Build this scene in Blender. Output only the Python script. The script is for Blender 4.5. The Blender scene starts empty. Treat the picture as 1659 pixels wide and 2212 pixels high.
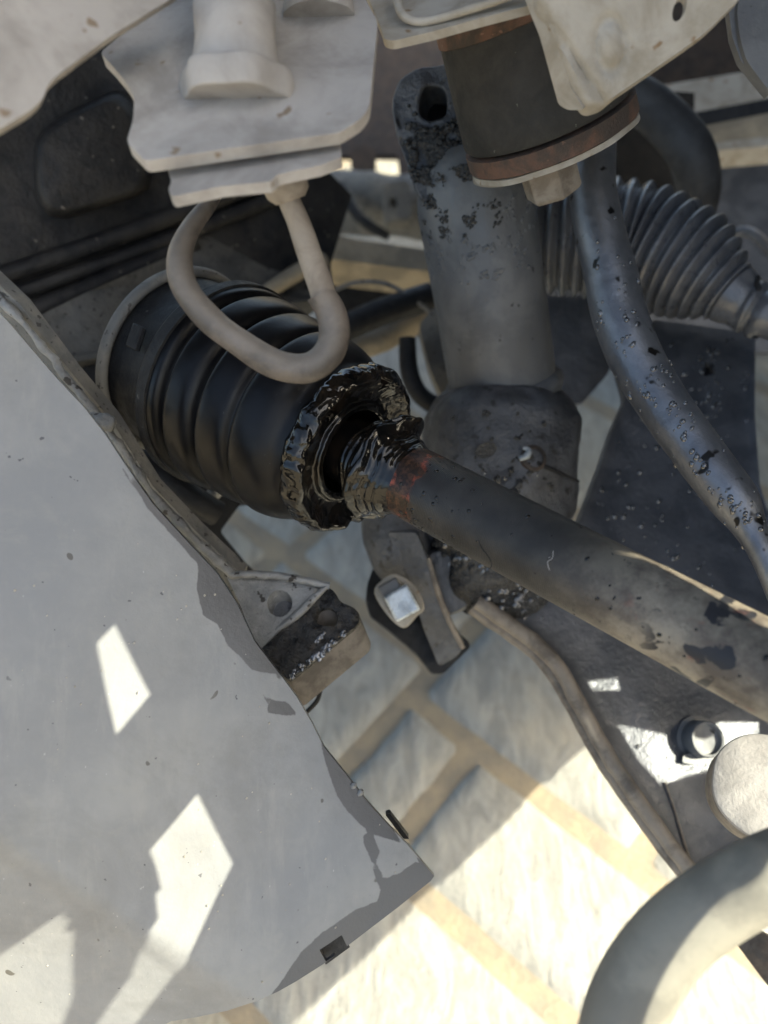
import bpy, bmesh, math, random
from mathutils import Vector, Matrix, noise
from mathutils.geometry import delaunay_2d_cdt
random.seed(7)
C = bpy.context
col = C.scene.collection
V = Vector
# ------------------------------------------------------------------ camera
H, F, CX, CY = 0.62, 1750.0, 829.5, 1106.0
PITCH = math.radians(50)
cp, sp = math.cos(PITCH), math.sin(PITCH)
FW, UP, RT = V((0, cp, -sp)), V((0, sp, cp)), V((1, 0, 0))
CAM = V((0, 0, H))
cam = bpy.data.cameras.new('camera')
camo = bpy.data.objects.new('camera', cam)
col.objects.link(camo)
camo.location = CAM
camo.rotation_euler = (math.pi / 2 - PITCH, 0, 0)
cam.sensor_fit = 'VERTICAL'
cam.sensor_height = 24
cam.lens = F / 2212 * 24
cam.clip_start, cam.clip_end = 0.01, 200
cam.dof.use_dof = True
cam.dof.focus_distance = 0.278
cam.dof.aperture_fstop = cam.lens / 3.6
C.scene.camera = camo
# ------------------------------------------------------------------ light
S = V((0.75, -0.195, 0.62)).normalized()          # towards the sun
wd = bpy.data.worlds.new('World')
C.scene.world = wd
wd.use_nodes = True
nt = wd.node_tree
sky = nt.nodes.new('ShaderNodeTexSky')
sky.sky_type = 'NISHITA'
sky.sun_disc = False
sky.air_density, sky.dust_density, sky.ozone_density = 0.7, 5.0, 0.3
sky.sun_elevation = math.asin(S.z)
sky.sun_rotation = math.atan2(S.x, S.y)
nt.links.new(sky.outputs[0], nt.nodes['Background'].inputs[0])
nt.nodes['Background'].inputs[1].default_value = 0.15
sl = bpy.data.lights.new('sun', 'SUN')
sl.energy, sl.angle, sl.color = 3.35, math.radians(0.4), (1.0, 0.95, 0.86)
so = bpy.data.objects.new('sun', sl)
col.objects.link(so)
so.rotation_euler = S.to_track_quat('Z', 'Y').to_euler()
so.location = S * 3
vs = C.scene.view_settings
vs.view_transform, vs.look, vs.gamma, vs.exposure = 'Standard', 'None', 1.0, 2.1
vs.use_curve_mapping = False
vs.use_white_balance = True
vs.white_balance_temperature, vs.white_balance_tint = 6900, 1


# ------------------------------------------------------------------ helpers
def P(px, py, d):
    return CAM + FW * d + RT * ((px - CX) / F * d) + UP * ((CY - py) / F * d)


A0 = P(890, 1043, .28)
AX = (RT * .77 + UP * -.43 - FW * .50).normalized()


def G(px, py, z=0.0):
    r = FW + RT * ((px - CX) / F) + UP * ((CY - py) / F)
    return CAM + r * ((z - H) / r.z)


def plane(*q):
    """depth function of the plane through three (px, py, depth) points"""
    A = Matrix([(x, y, 1) for x, y, _ in q])
    k = A.inverted() @ V([1 / d for _, _, d in q])
    return lambda x, y: 1 / max(1e-3, k[0] * x + k[1] * y + k[2])


def empty(name, loc, label, cat, group=None):
    o = bpy.data.objects.new(name, None)
    o.empty_display_size = 0.02
    o.location = loc
    col.objects.link(o)
    return tag(o, label, cat, group)


def tag(o, label=None, cat=None, group=None, kind=None):
    for k, v in (('label', label), ('category', cat), ('group', group), ('kind', kind)):
        if v:
            o[k] = v
    return o


def root(o):
    while o.parent:
        o = o.parent
    return o


def build(name, vf, mat, parent=None, smooth=40, bevel=0, attr=None):
    verts, faces = vf
    me = bpy.data.meshes.new(name)
    off = root(parent).location if parent else V((0, 0, 0))
    me.from_pydata([tuple(V(v) - off) for v in verts], [], faces)
    bm = bmesh.new()
    bm.from_mesh(me)
    bmesh.ops.recalc_face_normals(bm, faces=bm.faces)
    bm.to_mesh(me)
    bm.free()
    if attr:
        a = me.attributes.new('stain', 'FLOAT', 'POINT')
        a.data.foreach_set('value', attr)
    me.materials.append(mat)
    if smooth:
        me.shade_smooth()
        me.set_sharp_from_angle(angle=math.radians(smooth))
    o = bpy.data.objects.new(name, me)
    col.objects.link(o)
    if parent:
        o.parent = parent
    if bevel:
        b = o.modifiers.new('bevel', 'BEVEL')
        b.width, b.segments, b.limit_method, b.angle_limit = bevel, 3, 'ANGLE', math.radians(35)
    return o


def join(*parts):
    vs, fs = [], []
    for v, f in parts:
        n = len(vs)
        vs += list(v)
        fs += [tuple(i + n for i in q) for q in f]
    return vs, fs


def spline(pts, n=8):
    """Catmull-Rom through tuples/Vectors of any length"""
    pts = [V(p) for p in pts]
    out = []
    for i in range(len(pts) - 1):
        a, b, c, d = pts[max(i - 1, 0)], pts[i], pts[i + 1], pts[min(i + 2, len(pts) - 1)]
        for k in range(n):
            t = k / n
            out.append(0.5 * (2 * b + (c - a) * t + (2 * a - 5 * b + 4 * c - d) * t * t + (3 * b - a - 3 * c + d) * t ** 3))
    out.append(pts[-1])
    return out


def tube(px, n=8, seg=24, disp=None, flat=1.0):
    """px: (x, y, depth, radius in px) -> swept tube with true radius"""
    s = spline([V((x, y, d, r)) for x, y, d, r in px], n)
    ctr = [P(q[0], q[1], q[2]) for q in s]
    rad = [q[3] * q[2] / F for q in s]
    return sweep(ctr, rad, seg, disp, flat)


def sweep(ctr, rad, seg=24, disp=None, flat=1.0):
    vs, fs = [], []
    t = (ctr[1] - ctr[0]).normalized()
    u = t.cross(FW)
    if u.length < 1e-3:
        u = t.cross(UP)
    u.normalize()
    m = len(ctr)
    for i in range(m):
        t = (ctr[min(i + 1, m - 1)] - ctr[max(i - 1, 0)]).normalized()
        u = (u - t * u.dot(t)).normalized()
        w = t.cross(u)
        for k in range(seg):
            a = 2 * math.pi * k / seg
            n = u * math.cos(a) + w * math.sin(a) * flat
            p = ctr[i] + n * rad[i]
            if disp:
                p += n * disp(p, i / (m - 1), a)
            vs.append(p)
    for i in range(m - 1):
        for k in range(seg):
            k2 = (k + 1) % seg
            fs.append((i * seg + k, i * seg + k2, (i + 1) * seg + k2, (i + 1) * seg + k))
    a = len(vs)
    vs += [ctr[0], ctr[-1]]
    for k in range(seg):
        k2 = (k + 1) % seg
        fs.append((a, k2, k))
        fs.append((a + 1, (m - 1) * seg + k, (m - 1) * seg + k2))
    return vs, fs


def lathe(org, ax, prof, seg=64, disp=None, n=0, caps=True, sides=None):
    ax = ax.normalized()
    u = ax.orthogonal().normalized()
    w = ax.cross(u)
    if n:
        prof = [(q[0], q[1]) for q in spline([V((a, b, 0)) for a, b in prof], n)]
    if sides:
        seg = sides
    vs, fs = [], []
    for i, (t, r) in enumerate(prof):
        for k in range(seg):
            a = 2 * math.pi * k / seg
            d = u * math.cos(a) + w * math.sin(a)
            p = org + ax * t + d * r
            if disp:
                p = disp(p, t, r, a, d, ax)
            vs.append(p)
    for i in range(len(prof) - 1):
        for k in range(seg):
            k2 = (k + 1) % seg
            fs.append((i * seg + k, i * seg + k2, (i + 1) * seg + k2, (i + 1) * seg + k))
    if caps:
        fs.append(tuple(range(seg - 1, -1, -1)))
        b = (len(prof) - 1) * seg
        fs.append(tuple(range(b, b + seg)))
    return vs, fs


def inside(x, y, poly):
    c = False
    j = len(poly) - 1
    for i in range(len(poly)):
        xi, yi = poly[i][0], poly[i][1]
        xj, yj = poly[j][0], poly[j][1]
        if (yi > y) != (yj > y) and x < (xj - xi) * (y - yi) / (yj - yi) + xi:
            c = not c
        j = i
    return c


def edge_dist(x, y, poly):
    best = 1e9
    for i in range(len(poly)):
        ax, ay = poly[i][0], poly[i][1]
        bx, by = poly[(i + 1) % len(poly)][0], poly[(i + 1) % len(poly)][1]
        dx, dy = bx - ax, by - ay
        t = max(0, min(1, ((x - ax) * dx + (y - ay) * dy) / (dx * dx + dy * dy + 1e-9)))
        best = min(best, math.hypot(x - ax - t * dx, y - ay - t * dy))
    return best


def closed(pts, n=4):
    """smooth closed outline"""
    m = len(pts)
    out = []
    for i in range(m):
        a, b, c, d = (V((*pts[(i + k) % m], 0)) for k in (-1, 0, 1, 2))
        for k in range(n):
            t = k / n
            q = 0.5 * (2 * b + (c - a) * t + (2 * a - 5 * b + 4 * c - d) * t * t + (3 * b - a - 3 * c + d) * t ** 3)
            out.append((q.x, q.y))
    return out


def rounded(pts, r=8, n=4):
    """outline with its corners rounded"""
    m = len(pts)
    out = []
    for i in range(m):
        a, b, c = V(pts[i - 1]), V(pts[i]), V(pts[(i + 1) % m])
        ra = min(r, (a - b).length * 0.45)
        rc = min(r, (c - b).length * 0.45)
        p, q = b + (a - b).normalized() * ra, b + (c - b).normalized() * rc
        for k in range(n + 1):
            t = k / n
            z = p * (1 - t) ** 2 + b * 2 * t * (1 - t) + q * t * t
            out.append((z.x, z.y))
    return out


def ell(x, y, a, b, rot=0, n=20):
    c, s = math.cos(math.radians(rot)), math.sin(math.radians(rot))
    return [(x + a * math.cos(t) * c - b * math.sin(t) * s, y + a * math.cos(t) * s + b * math.sin(t) * c)
            for t in (2 * math.pi * k / n for k in range(n))]


def cdt(outline, holes=(), grid=0):
    pts, edges = [], []
    for loop in [outline] + list(holes):
        n = len(pts)
        pts += [V((p[0], p[1])) for p in loop]
        edges += [(n + i, n + (i + 1) % len(loop)) for i in range(len(loop))]
    if grid:
        xs = [p[0] for p in outline]
        ys = [p[1] for p in outline]
        y = min(ys) + grid
        row = 0
        while y < max(ys):
            x = min(xs) + grid * (0.5 if row % 2 else 1.0)
            while x < max(xs):
                if inside(x, y, outline) and not any(inside(x, y, h) for h in holes) and \
                        min([edge_dist(x, y, outline)] + [edge_dist(x, y, h) for h in holes]) > grid * 0.45:
                    pts.append(V((x, y)))
                x += grid
            y += grid * 0.87
            row += 1
    v, e, f, *_ = delaunay_2d_cdt(pts, edges, [], 0, 1e-6)
    keep = []
    for q in f:
        c = sum((v[i] for i in q), V((0, 0))) / len(q)
        if inside(c.x, c.y, outline) and not any(inside(c.x, c.y, h) for h in holes):
            keep.append(tuple(q))
    used = sorted({i for q in keep for i in q})
    mp = {j: i for i, j in enumerate(used)}
    return [v[i] for i in used], [tuple(mp[i] for i in q) for q in keep]


def slab(v3, f, ext):
    """give a sheet of triangles thickness: ext is one vector"""
    n = len(v3)
    vs = list(v3) + [p + ext for p in v3]
    fs = list(f) + [tuple(i + n for i in reversed(q)) for q in f]
    cnt = {}
    for q in f:
        for i in range(len(q)):
            a, b = q[i], q[(i + 1) % len(q)]
            cnt[(a, b)] = 1
    for (a, b) in cnt:
        if (b, a) not in cnt:
            fs.append((b, a, a + n, b + n))
    return vs, fs


def plate(outline, depth, thick=0.003, holes=(), grid=0, bump=0.0, bscale=30, ext=None):
    v, f = cdt(outline, holes, grid)
    v3 = []
    for p in v:
        q = P(p.x, p.y, depth(p.x, p.y))
        if bump:
            q = q + FW * (noise.noise(q * bscale) * bump)
        v3.append(q)
    if ext is None:
        cx = sum(p.x for p in v) / len(v)
        cy = sum(p.y for p in v) / len(v)
        a, b, c = (P(x, y, depth(x, y)) for x, y in ((cx, cy), (cx + 30, cy), (cx, cy + 30)))
        n = (b - a).cross(c - a).normalized()
        if n.dot(a - CAM) < 0:
            n = -n
        ext = n * thick
    return slab(v3, f, ext)


def box(c, ax, ay, az):
    vs = [c + ax * i + ay * j + az * k for k in (-1, 1) for j in (-1, 1) for i in (-1, 1)]
    return vs, [(0, 2, 3, 1), (4, 5, 7, 6), (0, 1, 5, 4), (2, 6, 7, 3), (0, 4, 6, 2), (1, 3, 7, 5)]


def blob(c, r, n, squash=0.45, jig=0.25):
    """a small squashed bead lying on a surface with normal n"""
    n = n.normalized()
    u = n.orthogonal().normalized()
    w = n.cross(u)
    ph = random.random() * 6.28
    vs, fs = [c + n * r * squash], []
    st = 1 + random.random() * 0.6
    for ring, (rr, hh) in enumerate(((0.55, 0.82), (0.9, 0.4), (1.0, -0.1))):
        for k in range(8):
            a = ph + k * math.pi / 4
            q = r * rr * (1 + jig * (random.random() - .5))
            vs.append(c + u * math.cos(a) * q * st + w * math.sin(a) * q + n * r * squash * hh)
    for k in range(8):
        k2 = (k + 1) % 8
        fs.append((0, 1 + k, 1 + k2))
        for g in (0, 1):
            a = 1 + g * 8
            fs.append((a + k, a + 8 + k, a + 8 + k2, a + k2))
    return vs, fs


# ------------------------------------------------------------------ materials
def srgb(h):
    return tuple(((c / 255 + .055) / 1.055) ** 2.4 if c > 10 else c / 255 / 12.92 for c in h)


class N:
    def __init__(s, name):
        s.m = bpy.data.materials.new(name)
        s.m.use_nodes = True
        s.t = s.m.node_tree
        s.b = s.t.nodes['Principled BSDF']
        s.co = s.t.nodes.new('ShaderNodeTexCoord').outputs['Object']

    def n(s, kind, **kw):
        o = s.t.nodes.new('ShaderNode' + kind)
        for k, v in kw.items():
            setattr(o, k, v)
        return o

    def l(s, a, b):
        s.t.links.new(a, b)

    def noise(s, scale, detail=5, rough=.6, dist=0, co=None):
        o = s.n('TexNoise')
        o.inputs['Scale'].default_value = scale
        o.inputs['Detail'].default_value = detail
        o.inputs['Roughness'].default_value = rough
        o.inputs['Distortion'].default_value = dist
        s.l(co or s.co, o.inputs['Vector'])
        return o.outputs['Fac']

    def ramp(s, x, a, b, va=0., vb=1.):
        o = s.n('MapRange')
        o.interpolation_type = 'SMOOTHSTEP'
        for i, v in enumerate((a, b, va, vb)):
            o.inputs[i + 1].default_value = v
        s.l(x, o.inputs[0])
        return o.outputs[0]

    def mix(s, f, a, b):
        o = s.n('Mix', data_type='RGBA')
        for sock, v in ((o.inputs[0], f), (o.inputs[6], a), (o.inputs[7], b)):
            if isinstance(v, (tuple, list)):
                sock.default_value = (*v[:3], 1)
            elif isinstance(v, (int, float)):
                sock.default_value = v
            else:
                s.l(v, sock)
        return o.outputs[2]

    def math(s, op, a, b=0., c=0.):
        o = s.n('Math', operation=op)
        for i, v in enumerate((a, b, c)):
            if isinstance(v, (int, float)):
                o.inputs[i].default_value = v
            else:
                s.l(v, o.inputs[i])
        return o.outputs[0]

    def set(s, **kw):
        for k, v in kw.items():
            i = s.b.inputs[k.replace('_', ' ')]
            if isinstance(v, (int, float)):
                i.default_value = v
            elif isinstance(v, tuple):
                i.default_value = (*v[:3], 1)
            else:
                s.l(v, i)

    def bump(s, h, strength=.4, dist=.001, prev=None):
        o = s.n('Bump')
        o.inputs['Strength'].default_value = strength
        o.inputs['Distance'].default_value = dist
        s.l(h, o.inputs['Height'])
        if prev:
            s.l(prev, o.inputs['Normal'])
        s.l(o.outputs[0], s.b.inputs['Normal'])
        return o.outputs[0]


def dirty(name, c1, c2, scale=60, lo=.4, hi=.6, rough=(.5, .75), metal=0., bump=.3, bs=700, bd=.0006,
          speck=None, speck_lo=.66, speck_s=350, dust=None, dust_z=(.3, .9), spec=.5, coat=0, dust_amt=1.):
    """worn surface: two colours in blotches, fine specks, roughness that varies with them"""
    k = N(name)
    f = k.ramp(k.noise(scale, 6, .65, .4), lo, hi)
    c = k.mix(f, c1, c2)
    if speck:
        c = k.mix(k.ramp(k.noise(speck_s, 2, .5), speck_lo, speck_lo + .06), c, speck)
    if dust:
        g = k.n('NewGeometry')
        sx = k.n('SeparateXYZ')
        k.l(g.outputs['Normal'], sx.inputs[0])
        z = k.ramp(k.math('ADD', sx.outputs[2], k.math('MULTIPLY', k.noise(scale * 1.7, 5), .5)), dust_z[0] + .25, dust_z[1] + .25, 0, dust_amt)
        c = k.mix(z, c, dust)
    fine = k.noise(bs, 4, .7)
    k.set(Base_Color=c, Roughness=k.ramp(k.noise(scale * 2.3, 4), .3, .7, rough[0], rough[1]), Metallic=metal)
    k.b.inputs['Specular IOR Level'].default_value = spec
    k.b.inputs['Coat Weight'].default_value = coat
    h = k.math('ADD', fine, k.math('MULTIPLY', k.noise(bs * .18, 4), 1.6))
    k.bump(h, bump, bd)
    return k.m


DUST = (.42, .39, .35)
m_dusty = dirty('dusty grey metal', (.40, .372, .342), (.26, .238, .215), 38, .38, .68, rough=(.75, .95), bump=.25, speck=(.22, .17, .12), speck_lo=.68, speck_s=160)
m_dusty2 = dirty('dusty warm metal', (.39, .36, .31), (.27, .24, .19), 50, .38, .66, rough=(.75, .95), bump=.35, speck=(.21, .14, .08), speck_lo=.66, speck_s=170)
m_rod = dirty('worn rod paint', (.055, .047, .041), (.13, .108, .09), 60, .35, .62, (.4, .65), bump=.4, dust=(.27, .23, .185), dust_z=(.2, 1.), dust_amt=.5)
m_sleeve = dirty('dusty sleeve rubber', (.27, .235, .195), (.19, .16, .13), 70, rough=(.7, .9), bump=.25)
m_rubber = dirty('black boot rubber', (.003, .003, .0035), (.005, .005, .006), 60, rough=(.30, .42), bump=.08, bs=900, spec=.22, speck=(.05, .05, .05), speck_lo=.74, speck_s=900)
m_bush = dirty('matt bushing rubber', (.026, .026, .025), (.036, .035, .033), 80, rough=(.6, .8), spec=.3, bump=.3, speck=(.10, .10, .09), speck_lo=.72, speck_s=500)
m_rust = dirty('rusted steel', (.125, .068, .046), (.055, .042, .034), 70, rough=(.75, .95), bump=.6, speck=(.17, .10, .07), speck_lo=.68)
m_boltd = dirty('dusty bolt steel', (.26, .23, .19), (.18, .15, .12), 120, rough=(.6, .85), bump=.4)
m_damper = dirty('grey damper paint', (.10, .103, .106), (.14, .142, .142), 40, rough=(.38, .55), bump=.25, speck=(.02, .02, .02), speck_lo=.7, speck_s=220)
m_cast = dirty('dark cast iron', (.034, .036, .041), (.072, .075, .082), 60, spec=.75, rough=(.32, .5), bump=.8, bs=500, bd=.0012, speck=(.008, .007, .007), speck_lo=.62, speck_s=160)
m_tar = dirty('black tarry grime', (.014, .014, .014), (.036, .035, .033), 150, spec=.7, rough=(.12, .35), bump=.9, bs=700, bd=.0012)
m_bar = dirty('satin black bar paint', (.16, .17, .19), (.22, .228, .245), 50, metal=.7, spec=.8, rough=(.28, .40), bump=.3, bs=1200, speck=(.010, .009, .008), speck_lo=.64, speck_s=130)
m_arm = dirty('blue black arm paint', (.062, .067, .078), (.10, .105, .118), 45, metal=.2, rough=(.28, .42), bump=.5, bs=380, bd=.0010, speck=(.09, .10, .11), speck_lo=.71, speck_s=260)
m_armlip = dirty('dusty arm rim', (.10, .085, .07), (.21, .18, .145), 80, .35, .6, (.6, .85), bump=.5)
m_bellow = dirty('bellows rubber', (.070, .074, .083), (.105, .109, .118), 50, rough=(.25, .38), spec=.8, bump=.2, dust=(.34, .31, .28), dust_z=(.84, 1.1), dust_amt=.7)
m_black = dirty('black painted iron', (.009, .009, .010), (.018, .018, .018), 60, spec=.3, rough=(.45, .7), bump=.5, speck=(.10, .095, .085), speck_lo=.70, speck_s=240)
m_gear = dirty('dark gearbox casting', (.010, .010, .011), (.026, .024, .022), 50, spec=.35, rough=(.45, .65), bump=.7, bs=420, bd=.001, speck=(.16, .14, .12), speck_lo=.70, speck_s=300, metal=.1)
m_alu = dirty('dull cast aluminium', (.20, .20, .195), (.30, .295, .28), 60, rough=(.45, .65), metal=.35, bump=.8, bs=600, bd=.001, speck=(.05, .045, .04), speck_lo=.64, speck_s=260)
m_crate = dirty('grimy grey casting', (.12, .118, .11), (.21, .195, .165), 30, rough=(.6, .85), bump=.7, speck=(.05, .045, .04), speck_lo=.62)
m_case = dirty('dim grey casting', (.055, .055, .053), (.105, .10, .09), 30, rough=(.6, .85), bump=.8, bs=400, bd=.001, speck=(.03, .028, .025), speck_lo=.62)
m_tan = dirty('tan dusted member', (.36, .30, .21), (.22, .19, .14), 30, rough=(.75, .95), bump=.5)
m_zinc = dirty('bright zinc', (.55, .60, .64), (.30, .33, .35), 110, .4, .62, rough=(.2, .4), metal=.3, bump=.3)
m_hub = dirty('pale painted boss', (.33, .31, .29), (.25, .235, .22), 70, rough=(.6, .8), bump=.4, bs=800, bd=.0008)
m_near = dirty('dusty hose', (.17, .158, .13), (.24, .222, .18), 50, rough=(.6, .8), bump=.2)
m_water = dirty('oily droplet', (.03, .032, .036), (.06, .063, .07), 160, rough=(.02, .06), bump=0, spec=1., coat=1.)
m_tab = dirty('dirty tab side', (.075, .065, .055), (.14, .122, .105), 80, rough=(.6, .85), bump=.5)
m_wet = dirty('oil wet iron', (.008, .008, .008), (.016, .014, .012), 120, spec=.35, rough=(.15, .4), bump=.9, bs=500, bd=.001, speck=(.05, .04, .03), speck_lo=.66, speck_s=200)
m_brown = dirty('dark brown grime', (.05, .035, .026), (.028, .022, .018), 90, rough=(.5, .8), bump=.6)
m_blocker = dirty('dark sun blocker', (.03, .03, .03), (.045, .044, .042), 5, rough=(.6, .8), bump=.1)  # only on the added panels that block the sun


def grease_mat():
    k = N('wet black grease')
    a = k.noise(210, 1.5, .45, .6)
    k.set(Base_Color=k.mix(k.ramp(k.noise(130, 4), .42, .66), (.003, .003, .003), (.010, .007, .005)),
          Roughness=k.ramp(k.noise(330, 3), .40, .72, .04, .20))
    k.b.inputs['Specular IOR Level'].default_value = .45
    k.bump(k.math('ADD', a, k.math('MULTIPLY', k.noise(900, 3), .08)), .55, .0011)
    return k.m


m_grease = grease_mat()
# drive shaft line


def shaft_mat():
    k = N('turned shaft steel')
    d = k.n('VectorMath', operation='DOT_PRODUCT')
    k.l(k.co, d.inputs[0])
    d.inputs[1].default_value = AX
    t = d.outputs['Value']
    tw = k.math('ADD', t, k.math('MULTIPLY', k.math('SUBTRACT', k.noise(70, 5, .6), .5), .022))
    blk = k.mix(k.ramp(k.noise(60, 5), .4, .65), (.016, .0152, .0145), (.034, .031, .028))
    dusty = k.mix(k.ramp(k.noise(55, 6, .7), .36, .64), (.27, .23, .175), (.10, .08, .064))
    c = k.mix(k.ramp(tw, .052, .098), blk, dusty)
    # worn-through black scabs and red primer freckles towards the outer end
    scab = k.math('MULTIPLY', k.ramp(k.noise(85, 3, .5, .6), .57, .60), k.ramp(t, .088, .098))
    c = k.mix(scab, c, (.022, .022, .026))
    fr = k.math('MULTIPLY', k.ramp(k.noise(140, 4, .6), .60, .70), k.ramp(t, .07, .1))
    c = k.mix(k.math('MULTIPLY', fr, .45), c, (.22, .075, .045))
    rust = k.math('MULTIPLY', k.ramp(tw, -.012, -.006), k.ramp(tw, .006, .010, 1, 0))
    rc = k.mix(k.ramp(k.noise(420, 5, .7), .40, .66), (.016, .009, .006), (.075, .034, .018))
    b1 = k.math('MULTIPLY', k.ramp(tw, -.0050, -.0030), k.ramp(tw, -.0022, -.0006, 1, 0))
    b2 = k.math('MULTIPLY', k.ramp(tw, .0040, .0055), k.ramp(tw, .0066, .0080, 1, 0))
    red = k.math('MULTIPLY', k.math('ADD', b1, b2), k.ramp(k.noise(120, 4, .7), .44, .58))
    rc = k.mix(red, rc, (.27, .060, .032))
    c = k.mix(rust, c, rc)
    c = k.mix(k.ramp(t, -.024, -.016, 1, 0), c, (.004, .004, .004))  # inside the boot mouth the shade is put into the colour, near black
    c = k.mix(k.ramp(k.noise(420, 2), .70, .74), c, (.010, .010, .010))
    c = k.mix(k.math('MULTIPLY', k.ramp(k.noise(230, 5, .75), .58, .68), .5), c, (.020, .018, .017))
    rings = k.math('SINE', k.math('MULTIPLY', k.math('ADD', t, k.math('MULTIPLY', k.noise(40, 2), .0006)), 2 * math.pi / .00062))
    rr = k.ramp(tw, .0, .03, .24, .50)
    k.set(Base_Color=c, Roughness=rr)
    k.b.inputs['Specular IOR Level'].default_value = .35
    b = k.bump(rings, .38, .00014)
    b = k.bump(k.math('ADD', k.noise(500, 4, .7), k.noise(120, 3)), .35, .0005, b)
    return k.m


m_shaft = shaft_mat()


def tray_mat():
    k = N('weathered grey plastic')
    at = k.n('Attribute', attribute_name='stain')
    st = k.ramp(k.math('ADD', at.outputs['Fac'], k.math('MULTIPLY', k.math('SUBTRACT', k.noise(120, 5, .65), .5), .35)), .46, .56)
    a = k.mix(k.ramp(k.noise(18, 6, .65), .36, .64), (.185, .187, .188), (.23, .23, .224))
    a = k.mix(k.math('MULTIPLY', k.ramp(k.noise(55, 6, .75, 1.), .5, .72), .35), a, (.25, .245, .22))
    mp = k.n('Mapping')
    mp.inputs['Scale'].default_value = (1, .22, 1)
    mp.inputs['Rotation'].default_value = (0, 0, .6)
    k.l(k.co, mp.inputs[0])
    scr = k.ramp(k.noise(520, 2, .5, 0, mp.outputs[0]), .74, .78, 0, .7)
    a = k.mix(scr, a, (.34, .34, .32))
    a = k.mix(k.ramp(k.noise(330, 2, .5), .735, .76), a, (.07, .07, .075))
    a = k.mix(k.ramp(k.noise(150, 2, .3), .765, .785), a, (.08, .075, .065))
    a = k.mix(k.math('MULTIPLY', k.ramp(k.noise(9, 7, .72, .8), .48, .66), .4), a, (.125, .122, .115))
    mq = k.n('Mapping')
    mq.inputs['Scale'].default_value = (1, .12, .3)
    mq.inputs['Rotation'].default_value = (0, 0, -.5)
    k.l(k.co, mq.inputs[0])
    a = k.mix(k.math('MULTIPLY', k.ramp(k.noise(95, 5, .7, 0, mq.outputs[0]), .52, .7), .35), a, (.27, .265, .245))
    c = k.mix(st, a, (.062, .060, .060))
    k.set(Base_Color=c, Roughness=k.ramp(st, 0, 1, .48, .32))
    k.bump(k.math('ADD', k.noise(700, 4, .7), k.math('MULTIPLY', k.noise(60, 4), 2.)), .22, .0006)
    return k.m


m_tray = tray_mat()


def stone_mat(name, tint):
    k = N(name)
    k.co = k.n('NewGeometry').outputs['Position']
    mp = k.n('Mapping')
    mp.inputs['Rotation'].default_value = (0, 0, .25)
    mp.inputs['Scale'].default_value = (2.6, .8, 1)
    k.l(k.co, mp.inputs[0])
    s = k.noise(26, 7, .7, 1.4, mp.outputs[0])
    a = k.mix(k.ramp(s, .36, .66), (.215 * tint[0], .21 * tint[1], .19 * tint[2]), (.34 * tint[0], .33 * tint[1], .29 * tint[2]))
    a = k.mix(k.math('MULTIPLY', k.ramp(k.noise(11, 5, .6), .5, .72), .55), a, (.40, .355, .27))
    a = k.mix(k.math('MULTIPLY', k.ramp(k.noise(170, 4, .7), .55, .75), .5), a, (.22, .22, .21))
    k.set(Base_Color=a, Roughness=.85)
    k.bump(k.math('ADD', k.math('MULTIPLY', s, 2.), k.noise(260, 5, .7)), .6, .003)
    return k.m


m_stone = [stone_mat('grey paving', (1, 1, 1)), stone_mat('cool paving', (.90, .93, .95)), stone_mat('warm paving', (1.06, 1.01, .92))]


def mortar_mat():
    k = N('tan mortar')
    k.co = k.n('NewGeometry').outputs['Position']
    a = k.mix(k.ramp(k.noise(35, 6, .7), .35, .65), (.295, .24, .16), (.21, .18, .135))
    k.set(Base_Color=a, Roughness=.9)
    k.bump(k.noise(240, 5, .7), .7, .003)
    return k.m


m_mortar = mortar_mat()

# ------------------------------------------------------------------ pavement
gnd = build('pavement', ([V((-40, -40, 0)), V((40, -40, 0)), V((40, 40, 0)), V((-40, 40, 0))], [(0, 1, 2, 3)]), m_mortar, smooth=0)
tag(gnd, kind='structure')
g0, g1 = G(886, 1506), G(1440, 1930)
UA = (g1 - g0).normalized()                 # along the long joints, down-right in view
UB = V((UA.y, -UA.x, 0))                     # across them
if UB.dot(G(920, 1940) - g0) < 0:
    UB = -UB


def stone(u0, u1, v0, v1, mi, gap=.0030):
    """one rough slab between joints, edges rounded over, top uneven"""
    nu, nv = max(5, int((u1 - u0) / .011)), max(5, int((v1 - v0) / .011))
    nu, nv = min(nu, 30), min(nv, 30)
    vs, fs = [], []
    sd = random.random() * 50
    for j in range(nv + 1):
        for i in range(nu + 1):
            fu, fv = i / nu, j / nv
            # pull the outer rows close together for a worn edge
            u, v = u0 + gap + fu * (u1 - u0 - 2 * gap), v0 + gap + fv * (v1 - v0 - 2 * gap)
            p = g0 + UA * u + UB * v
            e = min(u - u0, u1 - u, v - v0, v1 - v) - gap
            wob = noise.noise(V((u * 30, v * 30, sd))) * .0028
            if e < 1e-6:
                p = p + UA * wob + UB * wob * .7
            z = .0042 * (1 - math.exp(-(e + .0004) / .0014)) - .001
            z += noise.noise(V((u * 9 + sd, v * 42, 0))) * .0016 + noise.noise(V((u * 60, v * 90, sd))) * .0008
            p.z = z if e > 1e-6 else -.004
            vs.append(p)
    for j in range(nv):
        for i in range(nu):
            a = j * (nu + 1) + i
            fs.append((a, a + 1, a + nu + 2, a + nu + 1))
    o = build('paving_stone', (vs, fs), m_stone[mi], gnd, smooth=60)
    return o


def uv(px, py):
    q = G(px, py) - g0
    return q.dot(UA), q.dot(UB)


R1 = uv(1075, 2075)[1]                       # second long joint
R0 = uv(700, 1258)[1]                        # upper long joint, left of the T
RT_ = uv(1034, 1322)[1] - .012               # top of the stone right of the T
cA = uv(1010, 1632)[0]
cB = uv(640, 1190)[0]
back = min(R0, RT_) - .145


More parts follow.
